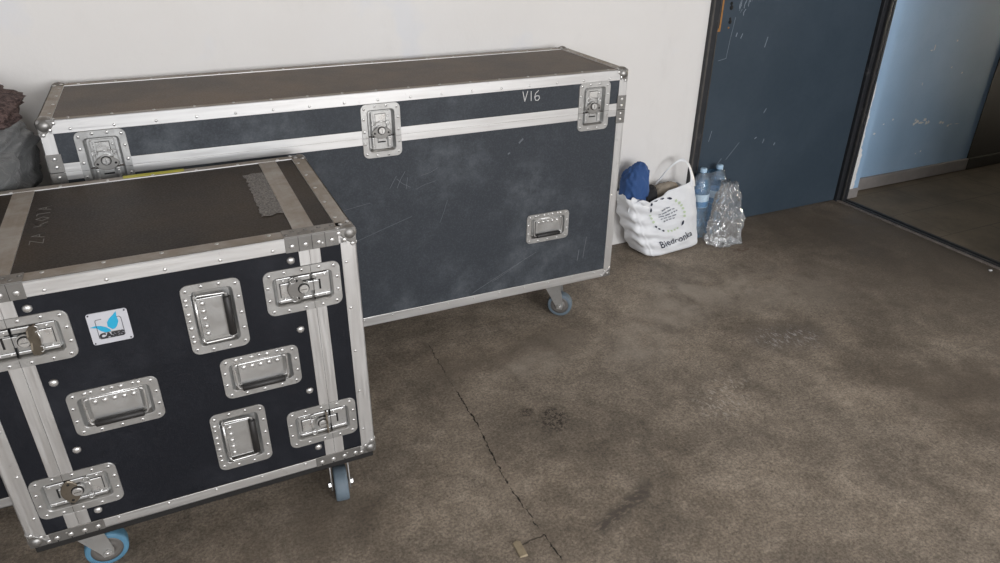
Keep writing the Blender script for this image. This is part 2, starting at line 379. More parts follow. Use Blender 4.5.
def handle(parent, cx, cz, ori, off, w=.177, h=.115):
    m = xform(cx, cz, ori)
    b = dish(w, h, .017, .0175, .013, 'zinc'); b.use('bright'); flange_rivets(b, w, h, .0075, 5, 4, -.0022); b.use('bright')
    for i in range(4): b.dome((-.052 + .0347 * i, -.0022, h / 2 - .008), (0, -1, 0), .0055, .003, 10)
    d = b.xf(m).done('handle_dish', parent, off)
    b = B().use('zinc'); b.box(-.050, .050, .000, .0025, -.022, .033, .0012).use('bright')
    for i in range(5): b.dome((-.038 + .019 * i, .0002, .0225), (0, -1, 0), .0062, .0042, 12)
    b.xf(m).done('spring_plate', d, off)
    b = B().use('bright')
    for sx in (-1, 1): b.tube([(sx * .048, -.001, .0345), (sx * .056, -.003, .034), (sx * .0585, -.004, .029), (sx * .0575, -.005, -.022), (sx * .055, -.006, -.028), (sx * .046, -.006, -.0295)], .0026)
    b.cyl((-.058, .001, .036), (.058, .001, .036), .0028)
    b.xf(m).done('bail', d, off)
    b = B().use('grip'); b.loops([[(x, y, z) for (y, z) in [(-.006 + .008 * k * math.cos(a), -.0285 + .0085 * k * math.sin(a)) for a in [2 * PI * i / 14 for i in range(14)]]] for x, k in ((-.049, .75), (-.047, 1), (.047, 1), (.049, .75))], True, True, True)
    b.xf(m).done('grip', d, off)
    return d

def latch(parent, cx, cz, ori, off, seam=.020, fin=None, rust=False, wing=-.013, lean=0.0, h=.113):
    """twist latch in a recessed dish; the wing sits left of the seam, the keeper right of it"""
    m = xform(cx, cz, ori); w = .172
    b = dish(w, h, .018, .0185, .0145, 'zinc'); b.use('bright'); flange_rivets(b, w, h, .008, 5, 4, -.0022)
    b.use('dark_gap')
    for s in (-1, 1): b.box(seam - .0004, seam + .0004, -.0025, .001, s * (h / 2 - .0005), s * (h / 2 - .018))
    d = b.xf(m).done('latch', parent, off); m = m @ Matrix.Translation((0, .0045, 0))
    # wing side plate, with a rail above and a hollow window
    b = B().use('zinc'); b.box(-.058, seam - .002, .004, .0095, -.030, .030, .0015)
    b.box(-.026, seam - .002, -.0015, .006, .0185, .031, .002).box(-.056, seam - .002, -.0005, .006, -.031, -.023, .002)
    b.use('dark_gap').box(-.052, -.0505, .0036, .0046, -.018, .018).box(-.052, -.022, .0036, .0046, .0165, .0178).box(-.008, seam + .012, .0030, .0046, .0145, .018)
    b.use('bright').box(-.050, -.024, .0015, .0046, -.0165, .0165, .001)
    for s in (-1, 1): b.dome((-.043, .004, s * .024), (0, -1, 0), .0038, .003)
    b.xf(m).done('latch_plate', d, off)
    b = B().use('zinc'); b.box(seam + .0012, .062, .003, .0095, -.030, .030, .0015)
    b.box(seam + .0012, .057, -.002, .005, .019, .031, .002).box(seam + .0012, .060, -.0005, .005, -.031, -.022, .002)
    b.use('dark_gap').box(.036, .0405, .0022, .0042, -.013, .013).use('bright')
    for x in (.030, .050): b.dome((x, -.0018, .025), (0, -1, 0), .003, .0015); b.dome((x, -.0003, -.0265), (0, -1, 0), .003, .0015)
    b.xf(m).done('keeper', d, off)
    # twist wing
    b = B().use('brass' if rust else 'steel')
    n = 20; oval = lambda k, y: [(wing + (.0175 * k + .004 * math.cos(2 * a)) * math.cos(a) * (.9 if math.cos(a) > 0 else 1.05), y, .0325 * k * math.sin(a)) for a in [2 * PI * i / n for i in range(n)]]
    if wing is not None: b.loops([oval(1, -.0012), oval(1, -.0038), oval(.93, -.005)], True, True)
    b.use('zinc').box(.004, .036, -.0006, .003, -.0125, .0125, .0012).lathe([(.0165, 0), (.0165, .0058), (.0158, .0064)], (0, .0015, 0), (0, -1, 0), 20, False)
    b.use('dark_gap')
    for s in (-1, 1) if wing is not None else (): b.lathe([(.0032, 0), (.0032, .0006)], (wing, -.005, s * .0225), (0, -1, 0), 10)
    b.lathe([(.0132, 0), (.0132, .0006)], (0, -.005, 0), (0, -1, 0), 18)
    b.use('bright').lathe([(.0108, 0), (.0108, .0045), (.0092, .0058), (.0, .0058)], (0, -.005, 0), (0, -1, 0), 18, False)
    b.use('steel').box(-.007, .007, -.0112, -.0106, -.0012, .0012)
    if fin is not None:
        b.use('brass'); prof = [(-.001, -.034), (-.010, -.034), (-.017, -.028), (-.0185, -.015), (-.016, 0), (-.0185, .015), (-.017, .028), (-.010, .034), (-.001, .034)]
        b.loops([[(fin + k * .0018 - lean * (y + .001), y, z) for y, z in prof] for k in (-1, 1)], True, True)
        for sz in (-1, 1): b.use('steel').dome((fin + .0018 + lean * .009, -.010, sz * .022), (1, 0, 0), .0045, .003, 8)
    b.xf(m).done('twist_wing', d, off)
    b = B().use('bright')
    for s in (-1, 1): b.tube([(-.0225 + .0065 * math.cos(a), -.002 - .0005 * a, s * .0235 + .0065 * math.sin(a)) for a in [i * .55 for i in range(14)]], .0013, 6)
    b.tube([(-.026, -.004, -.018), (-.0285, -.003, 0), (-.026, -.004, .018)], .0013, 6)
    b.xf(m).done('spring_wire', d, off)
    return d

def holed(b, x0, x1, z0, z1, y, holes):
    xs = sorted({x0, x1, *[min(max(v, x0), x1) for h in holes for v in h[:2]]}); zs = sorted({z0, z1, *[min(max(v, z0), z1) for h in holes for v in h[2:]]})
    G = {}
    def vv(x, z):
        if (x, z) not in G: G[(x, z)] = b.v(x, y, z)
        return G[(x, z)]
    for xa, xb in zip(xs, xs[1:]):
        for za, zb in zip(zs, zs[1:]):
            mx, mz = (xa + xb) / 2, (za + zb) / 2
            if any(h[0] < mx < h[1] and h[2] < mz < h[3] for h in holes): continue
            b.face([vv(xa, za), vv(xb, za), vv(xb, zb), vv(xa, zb)])
def panel_box(b, x0, x1, y0, y1, z0, z1, holes):
    holed(b, x0, x1, z0, z1, y0, holes)
    v = [b.v(x, y, z) for z in (z0, z1) for x, y in ((x0, y0), (x1, y0), (x1, y1), (x0, y1))]
    for q in ((3, 2, 1, 0), (4, 5, 6, 7), (1, 2, 6, 5), (2, 3, 7, 6), (3, 0, 4, 7)): b.face([v[i] for i in q])
    bmesh.ops.remove_doubles(b.bm, verts=b.bm.verts, dist=1e-6)

def trim(parent, off, axis, p, L0, L1, wa, wb, da, db, rivets=True, step=.105, mats=None, gaps=()):
    """an L-shaped edge extrusion along `axis` at corner p; legs of width wa, wb lie along the two other axes towards da, db"""
    ax = 'xyz'.index(axis); o1, o2 = [i for i in range(3) if i != ax]
    b = B().use('alu_' + axis); e = .0012; ti = .0022
    def leg(i_w, d_w, wid, i_t, d_t):   # i_w direction of the width, i_t of thickness
        lo = [0, 0, 0]; hi = [0, 0, 0]; lo[ax], hi[ax] = L0, L1
        a, c = p[i_w] - d_w * e, p[i_w] + d_w * wid; lo[i_w], hi[i_w] = min(a, c), max(a, c)
        a, c = p[i_t] - d_t * e, p[i_t] + d_t * ti; lo[i_t], hi[i_t] = min(a, c), max(a, c)
        b.box(lo[0], hi[0], lo[1], hi[1], lo[2], hi[2], .0007)
        if rivets:
            n = max(2, round((L1 - L0) / step))
            for k in range(n):
                q = [0, 0, 0]; q[ax] = L0 + (L1 - L0) * (k + .5) / n; q[i_w] = p[i_w] + d_w * wid * .72; q[i_t] = p[i_t] - d_t * e
                nrm = [0, 0, 0]; nrm[i_t] = -d_t
                b.use('bright').dome(q, nrm, .0042, .002, 8); b.use('alu_' + axis)
    leg(o1, da, wa, o2, db); leg(o2, db, wb, o1, da)
    return b.done('edge_trim', parent, off)

def corner(parent, off, p, dx, dy, dz, r=.021, plate=.045):
    """ball corner: a pressed steel ball with three riveted leaves"""
    b = B().use('steel'); c = (p[0] + dx * r * .62, p[1] + dy * r * .62, p[2] + dz * r * .62)
    n = 14; b.lathe([(r * math.sin(PI * (i + .15) / 10.3), -r * math.cos(PI * (i + .15) / 10.3)) for i in range(11)], c, (0, 0, 1), n)
    for i_t, d_t in ((0, dx), (1, dy), (2, dz)):
        o = [i for i in range(3) if i != i_t]; d = (dx, dy, dz)
        L = []
        for yy, k in ((.002, 1), (-.0016, 1), (-.0024, .95)):
            row = []
            for j in range(9):
                a = j / 8 * PI / 2; R = plate * k * (1 - .16 * math.sin(2 * a))
                q = [0, 0, 0]; q[i_t] = p[i_t] + d_t * yy; q[o[0]] = p[o[0]] + d[o[0]] * (R * math.cos(a)); q[o[1]] = p[o[1]] + d[o[1]] * (R * math.sin(a)); row.append(tuple(q))
            q = [0, 0, 0]; q[i_t] = p[i_t] + d_t * yy; q[o[0]] = p[o[0]]; q[o[1]] = p[o[1]]; row.append(tuple(q)); L.append(row)
        b.use('steel').loops(L, False, True)
        b.use('bright')
        for a, R in ((.12, .034), (.785, .031), (1.45, .034)):
            q = [0, 0, 0]; q[i_t] = p[i_t] - d_t * .0024; q[o[0]] = p[o[0]] + d[o[0]] * R * math.cos(a) + d[o[0]] * .003; q[o[1]] = p[o[1]] + d[o[1]] * R * math.sin(a) + d[o[1]] * .003
            nn = [0, 0, 0]; nn[i_t] = -d_t; b.dome(q, nn, .0056, .0025, 8)
    return b.done('ball_corner', parent, off)

def caster(parent, off, x, y, zb, ang, tyre='tyre', rw=.05, steer=.03):
    """swivel caster; ang = rolling direction in the plan, the wheel trails that way"""
    Rm = Matrix.Translation((x, y, 0)) @ Matrix.Rotation(ang, 4, 'Z')
    b = B().use('zinc'); b.box(-.05, .05, -.042, .042, zb - .004, zb, .001); b.lathe([(.030, 0), (.034, .012), (.034, .022), (.028, .026)], (0, 0, zb - .030), (0, 0, 1), 20)
    top = zb - .026; tr = steer
    b.box(-.034, .034, -.026, .026, top - .004, top + .001, .001)
    for s in (-1, 1):
        o = [(-.034, top), (.034, top), (tr + .016, rw + .004), (tr + .012, rw - .014), (tr - .010, rw - .014), (tr - .016, rw + .002)]
        b.loops([[(u, s * .0265, z) for u, z in o], [(u, s * .0235, z) for u, z in o]], True, True)
    f = b.done('caster', parent, off)
    f.data.transform(Matrix.Translation(off) @ Rm @ Matrix.Translation([-v for v in off]))
    def sub(b, name):
        o = b.done(name, f, off); o.data.transform(Matrix.Translation(off) @ Rm @ Matrix.Translation([-v for v in off])); return o
    b = B().use(tyre); b.lathe([(rw * .74, -.018), (rw * .93, -.0185), (rw * .985, -.016), (rw, -.010), (rw, .010), (rw * .985, .016), (rw * .93, .0185), (rw * .74, .018)], (tr, 0, rw), (0, 1, 0), 32, True, False); sub(b, 'tyre')
    b = B().use('hub'); b.lathe([(.006, -.0215), (.013, -.021), (.014, -.015), (rw * .55, -.013), (rw * .75, -.0165), (rw * .75, .0165), (rw * .55, .013), (.014, .015), (.013, .021), (.006, .0215)], (tr, 0, rw), (0, 1, 0), 28); sub(b, 'wheel_hub')
    b = B().use('bright'); b.cyl((tr, -.034, rw), (tr, .034, rw), .0045); b.lathe([(.009, 0), (.009, .006)], (tr, -.0335, rw), (0, 1, 0), 6, False).lathe([(.009, 0), (.009, .006)], (tr, .0275, rw), (0, 1, 0), 6, False); sub(b, 'axle_bolt')
    return f

def plate_strip(b, x0, x1, y, z0, z1, n, rows=1):
    b.use('steel').box(x0, x1, y - .0018, y + .001, z0, z1, .0006).use('bright')
    for i in range(n):
        b.dome((x0 + (x1 - x0) * (i + .5) / n, y - .0018, z0 + (z1 - z0) * .42), (0, -1, 0), .0062, .0028, 10)

# ------------------------------------------------------------------ rack case (near)
W, D, ZB, ZT = .8033, .5781, .195, .8473
rc = tag(empty('flight_case', (-.4734 + W / 2, 1.4880 + D / 2, 0), .004), 'square black flight case nearest the camera, with four handles and a white badge', 'flight case')
off = (-W / 2, -D / 2, 0)
SL, SR = .1030, .6980
lat = [(.123, .719, 'mir'), (.675, .7185, 0), (.1225, .321, 'mir'), (.6775, .329, 0)]
han = [(.480, .691, 'ccw'), (.5545, .5225, 0), (.4825, .349, 'ccw'), (.2465, .5205, 0)]
holes = [(x - .072, x + .072, z - .042, z + .042) for x, z, o in lat]
for x, z, o in han: holes.append((x - .073, x + .073, z - .042, z + .042) if o == 0 else (x - .046, x + .046, z - .073, z + .073))
PB = .0012
b = B().use('rack_black'); panel_box(b, SL, SR, PB, D - PB, ZB, ZT - PB, holes); b.done('case_body', rc, off)
b = B().use('rack_black'); panel_box(b, PB, SL - .0008, PB, D - PB, ZB, ZT - PB, holes); b.done('end_lid', rc, off)
b = B().use('rack_black'); panel_box(b, SR + .0008, W - PB, PB, D - PB, ZB, ZT - PB, holes); b.done('end_lid', rc, off)
b = B().use('base_board'); b.box(.004, W - .004, .004, D - .004, .172, ZB - .0002, .003); b.done('base_board', rc, off)
TW, BW, VW = .033, .025, .035
for zz, d, wz in ((ZT, -1, TW), (ZB, 1, BW)):
    trim(rc, off, 'x', (0, 0, zz), .02, W - .02, .040, wz, 1, d)
    trim(rc, off, 'x', (0, D, zz), .02, W - .02, .026, wz, -1, d)
    trim(rc, off, 'y', (0, 0, zz), .02, D - .02, .036, wz, 1, d)
    trim(rc, off, 'y', (W, 0, zz), .02, D - .02, .036, wz, -1, d)
for x, dx in ((0, 1), (W, -1)):
    for y, dy in ((0, 1), (D, -1)): trim(rc, off, 'z', (x, y, 0), ZB + .02, ZT - .02, VW, .035, dx, dy, step=.13)
for x, s in ((SL, -1), (SL, 1), (SR, -1), (SR, 1)):
    x0, x1 = (x - .0238, x - .00025) if s < 0 else (x + .00025, x + .0238)
    zs = ([ZB + BW, .320 - .0566, .320 + .0566, .719 - .0566, .719 + .0566, ZT - TW] if x < .4 else [ZB + BW, .329 - .0566, .329 + .0566, .719 - .0566, .719 + .0566, ZT - TW])
    b = B().use('alu_z')
    for i in (0, 2, 4): b.box(x0, x1, -.0006, .002, zs[i], zs[i + 1], .0004)
    b.use('alu_z').box(x0, x1, D - .002, D + .0008, ZB + BW, ZT - TW)
    b.use('alu_y').box(x if s > 0 else x0, x if s < 0 else x1, .040, D - .026, ZT - .002, ZT + .0006)
    b.done('seam_trim', rc, off)
for x, dx in ((0, 1), (W, -1)):
    for y, dy in ((0, 1), (D, -1)):
        for z, dz in ((ZT, -1), (ZB, 1)): corner(rc, off, (x, y, z), dx, dy, dz, .019, .040)
for x0, x1 in ((.040, .152), (.647, .765)):
    b = B(); plate_strip(b, x0, x1, -.0012, ZT - TW - .0015, ZT + .001, 4)
    b.use('steel').box(x0, x1, -.001, .041, ZT + .001, ZT + .0028, .0006).use('dark_gap')
    for i in range(1, 4): b.box(x0 + (x1 - x0) * i / 4 - .0005, x0 + (x1 - x0) * i / 4 + .0005, -.0032, .0005, ZT - TW - .0015, ZT + .001)
    b.use('steel')
    for i in range(8): b.dome((x0 + (x1 - x0) * (i + .5) / 8, .014 + .014 * (i % 2), ZT + .0028), (0, 0, 1), .0052, .0022, 8)
    b.done('brace_plate', rc, off)
    b = B(); plate_strip(b, x0, x1, -.0012, ZB - .001, ZB + BW + .003, 4); b.use('dark_gap')
    for i in range(4): b.box(x0 + (x1 - x0) * (i + .5) / 4 - .001, x0 + (x1 - x0) * (i + .5) / 4 + .001, -.0034, .0005, ZB - .0005, ZB + .006)
    b.done('brace_plate', rc, off)
for i, (x, z, o) in enumerate(lat): latch(rc, x, z, o, off, fin=(-.024, None, None, .011)[i], rust=(False, False, True, False)[i], wing=(None, -.014, .014, None)[i], lean=(.75, 0, 0, -.12)[i])
for (x, z, o), (w_, h_) in zip(han, ((.174, .123), (.176, .110), (.169, .1255), (.1785, .1145))): handle(rc, x, z, o, off, w_, h_)
for x, z in ((.146, .790), (.147, .611), (.147, .431), (.148, .251), (.655, .793), (.655, .613), (.656, .436), (.658, .256)):
    b = B().use('bright'); b.dome((x, PB, z), (0, -1, 0), .0092, .006, 14); b.done('dome_bolt', rc, off)
# badge
b = B().use('badge'); bc = (.2755, 0, .716); b.loops([rr(.076, .074, .005, PB, 3, bc[0], bc[2]), rr(.076, .074, .005, -.0006, 3, bc[0], bc[2])], False, True)
yb = -.0007; X = lambda u: bc[0] + u; Z = lambda v: bc[2] + v
b.use('badge_ink').ribbon([(X(-.012), Z(.021)), (X(-.022), Z(.021)), (X(-.024), Z(.018)), (X(-.024), Z(-.022)), (X(-.021), Z(-.0245)), (X(.021), Z(-.0245)), (X(.024), Z(-.022)), (X(.024), Z(.017)), (X(.021), Z(.021)), (X(.016), Z(.021))], .0011, yb)
b.use('badge_blue')
for out in ([(.003, -.006), (-.004, .002), (-.003, .012), (.003, .020), (.010, .026), (.018, .034), (.017, .022), (.018, .010), (.013, -.001), (.008, -.006)], [(.000, -.010), (-.010, -.011), (-.018, -.006), (-.024, .002), (-.036, .006), (-.026, .008), (-.016, .006), (-.007, .001), (-.001, -.005)]):
    vs = [b.v(X(u), yb - .0003, Z(v)) for u, v in out]; b.face(vs)
b.use('badge_ink').text('CASES', .0165, Matrix.Translation((X(0), yb - .0003, Z(-.019))) @ Matrix.Rotation(PI / 2, 4, 'X'), bold=.0013)
b.use('faint_chalk').ribbon([(X(-.014), Z(-.0115)), (X(.016), Z(-.0115))], .0012, yb)
b.use('badge_ink')
for u, v in ((-.034, .033), (.033, .033), (-.034, -.033), (.033, -.033)): b.lathe([(.0018, 0), (.0018, .0008)], (X(u), -.0006, Z(v)), (0, -1, 0), 8)
bd = b.done('badge', rc, off, recalc=False); tag(bd, 'white square badge with a blue bird-like mark over the word CASES')
# tape on the top, yellow tape, faint writing
random.seed(3)
b = B().use('tape'); n = 26; zt = ZT - PB
L = []
for k in range(n + 1):
    y = .150 + .318 * k / n
    x0 = .624 + random.uniform(-.004, .004) - (.006 if k > n - 3 else 0); x1 = .6735 + (random.uniform(-.001, .001))
    L.append([(x0 + (x1 - x0) * j / 6, y + (random.uniform(-.006, .006) if k in (0, n) else 0), zt + .0008 + random.uniform(0, .0016)) for j in range(7)])
b.loops(L, closed=False); tp = b.done('tape_patch', rc, off); tag(tp, 'torn crinkled grey tape')
b = B().use('yellow'); b.box(.329, .480, D - .018, D + .0016, ZT + .0012, ZT + .0022, .0004); tag(b.done('tape_strip', rc, off), 'yellow tape on the back edge')
G = {'Z': [(0, 1), (.9, 1), (0, 0), (1, 0)], 'A': [(0, 0), (.5, 1), (1, 0), (.8, .4), (.2, .4)], 'K': [(0, 1), (0, 0), (0, .4), (.9, 1), (.3, .6), (1, 0)], 'O': [(.5, 1), (0, .5), (.5, 0), (1, .5), (.5, 1)], 'T': [(0, 1), (1, 1), (.5, 1), (.5, 0)]}
yy = .19
for g in 'ZA KOTA':    # handwriting along the left edge of the top
    if g in G:
        b = B().use('faint_chalk').ribbon([(-(.1725 - v * .026), -(yy + u * .024)) for u, v in G[g]], .0016, 0)
        b.xf(Matrix(((-1, 0, 0, 0), (0, 0, -1, 0), (0, -1, 0, ZT - PB + .0002), (0, 0, 0, 1)))); tag(b.done('chalk_letter', rc, off), 'faint pale handwriting')
    yy += .035
caster(rc, off, .719, .107, .172, -PI / 2 - .13, 'tyre', .05, .036)
caster(rc, off, .086, .096, .172, .08, 'tyre_blue', .05, .034)
caster(rc, off, .722, D - .10, .172, -PI / 2, 'tyre', .05, .03)
caster(rc, off, .080, D - .10, .172, -.4, 'tyre', .05, .03)

# ------------------------------------------------------------------ long case (behind)
W, D, ZB, ZT = 1.8199, .4696, .170, .9885
TH = -.0104
ex = Vector((math.cos(TH), math.sin(TH), 0)); ey = Vector((-math.sin(TH), math.cos(TH), 0))
ctr = Vector((1.5000, 2.1500, 0)) - ex * W / 2 + ey * D / 2
lc = tag(empty('flight_case', ctr, TH), 'long low black flight case against the white wall with V16 chalked on its lid', 'flight case')
off = (-W / 2, -D / 2, 0); SZ = .8475
lat = [(.1365, .8665), (.9155, .8665), (1.690, .8700)]; han = [(1.5255, .4335)]
holes = [(x - .042, x + .042, z - .072, z + .072) for x, z in lat] + [(x - .073, x + .073, z - .042, z + .042) for x, z in han]
b = B().use('long_black'); panel_box(b, PB, W - PB, PB, D - PB, ZB + PB, SZ - .0006, holes)
b.use('scuff'); random.seed(11)
for a, c_, wd in (((1.22, .215), (1.48, .335), .0016), ((1.30, .245), (1.44, .318), .0012), ((.93, .67), (.955, .71), .0014), ((.955, .668), (.985, .722), .0014), ((.985, .66), (.992, .70), .0014), ((.955, .70), (1.0, .665), .0012), ((1.02, .655), (1.09, .675), .001), ((1.04, .70), (1.10, .72), .001), ((.70, .60), (.86, .63), .001), ((.8, .5), (1.0, .56), .001), ((.55, .52), (.66, .50), .0012), ((1.1, .52), (1.13, .60), .001), ((1.40, .770), (1.413, .782), .006), ((1.36, .735), (1.364, .738), .005), ((1.69, .27), (1.70, .36), .002), ((1.665, .265), (1.67, .31), .003)):
    m = ((a[0] + c_[0]) / 2 + random.uniform(-.004, .004), (a[1] + c_[1]) / 2 + random.uniform(-.004, .004)); b.ribbon([a, m, c_], wd, PB, .0002)
b.done('case_body', lc, off)
b = B().use('long_black'); panel_box(b, PB, W - PB, PB, D - PB, SZ + .0006, ZT - PB, holes); b.done('lid', lc, off)
for zz, d, wz in ((ZT, -1, .0355), (ZB, 1, .034)):
    trim(lc, off, 'x', (0, 0, zz), .02, W - .02, .021, wz, 1, d)
    trim(lc, off, 'x', (0, D, zz), .02, W - .02, .035, wz, -1, d)
    trim(lc, off, 'y', (0, 0, zz), .02, D - .02, .033, wz, 1, d)
    trim(lc, off, 'y', (W, 0, zz), .02, D - .02, .030, wz, -1, d)
for x, dx in ((0, 1), (W, -1)):
    for y, dy in ((0, 1), (D, -1)):
        trim(lc, off, 'z', (x, y, 0), ZB + .02, SZ - .001, .030, .030, dx, dy, step=.2)
        trim(lc, off, 'z', (x, y, 0), SZ + .001, ZT - .02, .030, .030, dx, dy, rivets=False)
for z0, z1 in ((SZ - .0225, SZ - .00012), (SZ + .00012, SZ + .0235)):
    b = B().use('alu_x'); xs = [.030, .1365 - .0566, .1365 + .0566, .9155 - .0566, .9155 + .0566, 1.690 - .0566, 1.690 + .0566, W - .030]
    for i in range(0, 8, 2): b.box(xs[i], xs[i + 1], -.0008, .002, z0, z1, .0005)
    for x0, x1 in ((-.0008, .002), (W - .002, W + .0008)): b.box(x0, x1, .030, D - .030, z0, z1)
    b.done('seam_trim', lc, off)
for x, dx in ((0, 1), (W, -1)):
    for y, dy in ((0, 1), (D, -1)):
        for z, dz in ((ZT, -1), (ZB, 1)): corner(lc, off, (x, y, z), dx, dy, dz, .023 if dz < 0 else .014, .042 if dz < 0 else .034)
for x0, x1, xs in ((-.0012, .034, -1), (W - .034, W + .0012, 1)):
    b = B()
    for z0, z1 in ((SZ - .049, SZ - .001), (SZ + .001, SZ + .051)):
        b.use('steel').box(x0, x1, -.0036, .001, z0, z1, .0006)
        xa = -.0036 if xs < 0 else W - .001; b.box(xa, xa + .0046, -.001, .034, z0, z1, .0006)
        b.use('bright')
        for k in (.3, .75): b.dome(((x0 + x1) / 2, -.0036, z0 + (z1 - z0) * k), (0, -1, 0), .0056, .0026)
    b.done('brace_plate', lc, off)
for x, z in lat: latch(lc, x, z, 'cw', off, seam=.0205, wing=.008, h=.126)
for x, z in han: handle(lc, x, z, 0, off)
for st in ([(1.409, .945), (1.417, .912), (1.427, .945)], [(1.440, .944), (1.441, .912)], [(1.468, .944), (1.457, .935), (1.454, .922), (1.458, .912), (1.467, .911), (1.473, .918), (1.470, .926), (1.461, .927), (1.456, .922)]):
    b = B().use('chalk').ribbon(st, .0024, PB); tag(b.done('chalk_letter', lc, off), 'white chalk stroke of V16')
caster(lc, off, 1.602, .076, .170, -.62, 'tyre', .05, .034)
caster(lc, off, .15, .12, .170, -.5, 'tyre', .05, .034)
caster(lc, off, 1.64, D - .13, .170, -.2, 'tyre', .05, .03)
caster(lc, off, .15, D - .13, .170, -.4, 'tyre', .05, .03)

# ------------------------------------------------------------------ third case, mostly out of frame
W, D, ZB, ZT = .82, .80, .050, .70
tc = tag(empty('flight_case', (-.500 - W / 2, 1.84 + D / 2, 0)), 'black flight case half out of frame at the left, under the grey sleeping bag', 'flight case')
off = (-W / 2, -D / 2, 0)
b = B().use('rack_black'); panel_box(b, PB, W - PB, PB, D - PB, ZB, ZT - PB, []); b.done('case_body', tc, off)
for zz, d in ((ZT, -1), (ZB, 1)):
    for y, dy in ((0, 1), (D, -1)): trim(tc, off, 'x', (0, y, zz), .02, W - .02, .03, .03, dy, d)
    for x, dx in ((0, 1), (W, -1)): trim(tc, off, 'y', (x, 0, zz), .02, D - .02, .03, .03, dx, d)
for x, dx in ((0, 1), (W, -1)):
    for y, dy in ((0, 1), (D, -1)):
        trim(tc, off, 'z', (x, y, 0), ZB + .02, ZT - .02, .03, .03, dx, dy)
        for z, dz in ((ZT, -1), (ZB, 1)): corner(tc, off, (x, y, z), dx, dy, dz, .016, .038)
for x in (.12, W - .12):
    for y in (.12, D - .12): b = B().use('grip'); b.lathe([(.030, 0), (.036, .006), (.036, .049)], (x, y, 0), (0, 0, 1), 18); b.done('foot', tc, off)

# ------------------------------------------------------------------ soft things
def blob(name, mat, c, r, fn, nu=48, nv=28, e=.75, flat=None, parent=None, loc=None):
    """a closed cushion-like body: superellipsoid pushed about by fn(direction)->scale; bottom flattened at z=flat"""
    b = B().use(mat); b.sm = True
    def pw(a): return math.copysign(abs(a) ** e, a)
    Ls = []
    for j in range(1, nv):
        ph = -PI / 2 + PI * j / nv; L = []
        for i in range(nu):
            th = 2 * PI * i / nu
            d = Vector((pw(math.cos(ph)) * pw(math.cos(th)), pw(math.cos(ph)) * pw(math.sin(th)), pw(math.sin(ph))))
            k = fn(d); q = Vector((d.x * r[0] * k, d.y * r[1] * k, d.z * r[2] * k))
            if flat is not None: q.z = max(q.z, flat + .002 * random.random())
            L.append(tuple(q))
        Ls.append(L)
    b.loops(Ls, True, True, True)
    o = b.done(name, parent, loc=c); return o
random.seed(5)
fbm = lambda v, s, o=4: noise.fractal(v * s, 1.0, 2.0, o)
def fold(d): return 1 + .08 * fbm(d, 1.6) - .07 * abs(noise.noise(d * 3.0)) + .05 * abs(math.sin(5 * d.x - 7 * d.z + 3 * noise.noise(d * 2.0))) + .035 * math.sin(9 * d.x + 5 * d.y + 6 * noise.noise(d * 1.4)) * (1 - .4 * abs(d.z)) + .02 * fbm(d + Vector((3, 1, 2)), 5)
sb = blob('sleeping_bag', 'satin', (-.758, 2.32, .834), (.375, .31, .128), fold, 120, 56, .6, -.128)
tag(sb, 'rolled silver-grey satin sleeping bag at the left edge, lying under a maroon cloth', 'sleeping bag')
def fl(d): return 1 + .16 * fbm(d, 2.2) + .07 * fbm(d + Vector((5, 5, 5)), 7)
mc = blob('fleece_cloth', 'fleece', (-.645, 2.29, 1.000), (.265, .24, .062), fl, 96, 40, .8, -.036)
tag(mc, 'crumpled maroon and brown cloth heaped on the grey sleeping bag', 'cloth')

# carrier bag ------------------------------------------------------
bot = [Vector(p) for p in ((1.962, 2.478), (2.288, 2.508), (2.262, 2.655), (1.930, 2.645))]
top = [Vector(p) for p in ((1.832, 2.520), (2.238, 2.545), (2.205, 2.672), (1.825, 2.668))]
def bag_pt(u, v):
    """u 0..4 round the bag (0..1 is the front, left to right), v 0..1 up"""
    u %= 4; i = int(u); f = u - i
    sq = v ** .9
    c = [bot[k] * (1 - sq) + top[k] * sq for k in range(4)]
    a, b_ = c[i], c[(i + 1) % 4]; p = a * (1 - f) + b_ * f
    cen = (c[0] + c[1] + c[2] + c[3]) / 4
    # round the corners and let the walls bulge
    m = min(f, 1 - f); rd = math.exp(-(m / .10) ** 2) * .018
    p = p + (cen - p).normalized() * rd
    n = Vector(((b_ - a).y, -(b_ - a).x)).normalized()
    e_ = math.exp(-(m / .12) ** 2); n = (n * (1 - e_) + (p - cen).normalized() * e_).normalized()
    bul = (.022 if i == 0 else .012) * math.sin(PI * f) * (4 * v * (1 - v)) ** .7
    if i == 2: bul = .0
    p = p + n * bul
    ztop = rim(u)
    z = .004 + v * ztop
    w = noise.fractal(Vector((p.x * 7, p.y * 7, z * 15)), 1, 2, 4) * .008
    left = max(0, 1 - u) if u <= 1 else (1 if u > 3 else 0)
    w += left * .007 * math.sin(z * 95 + 30 * p.x + 4 * noise.noise(Vector((p.x * 9, p.y * 9, z * 6))))
    w *= min(1, v * 6)
    # the foot tucks in
    tuck = max(0, 1 - v / .05); p = p + (cen - p) * .10 * tuck * tuck
    p = p + n * w
    return Vector((p.x, min(p.y, 2.684), z))
def rim(u):
    K = [(0, .312), (.12, .298), (.28, .270), (.45, .290), (.58, .315), (.8, .330), (.97, .335), (1.15, .325), (1.5, .285), (2, .300), (2.4, .285), (3, .315), (3.6, .318), (4, .300)]
    for (a, za), (b_, zb) in zip(K, K[1:]):
        if a <= u <= b_:
            f = (u - a) / (b_ - a); f = f * f * (3 - 2 * f); return za + (zb - za) * f
    return .3
b = B().use('bag'); b.sm = True
NU, NV = 200, 44
us = [4 * i / NU for i in range(NU)]
R = b.loops([[tuple(bag_pt(u, v / NV)) for u in us] for v in range(NV + 1)], True, False, True)
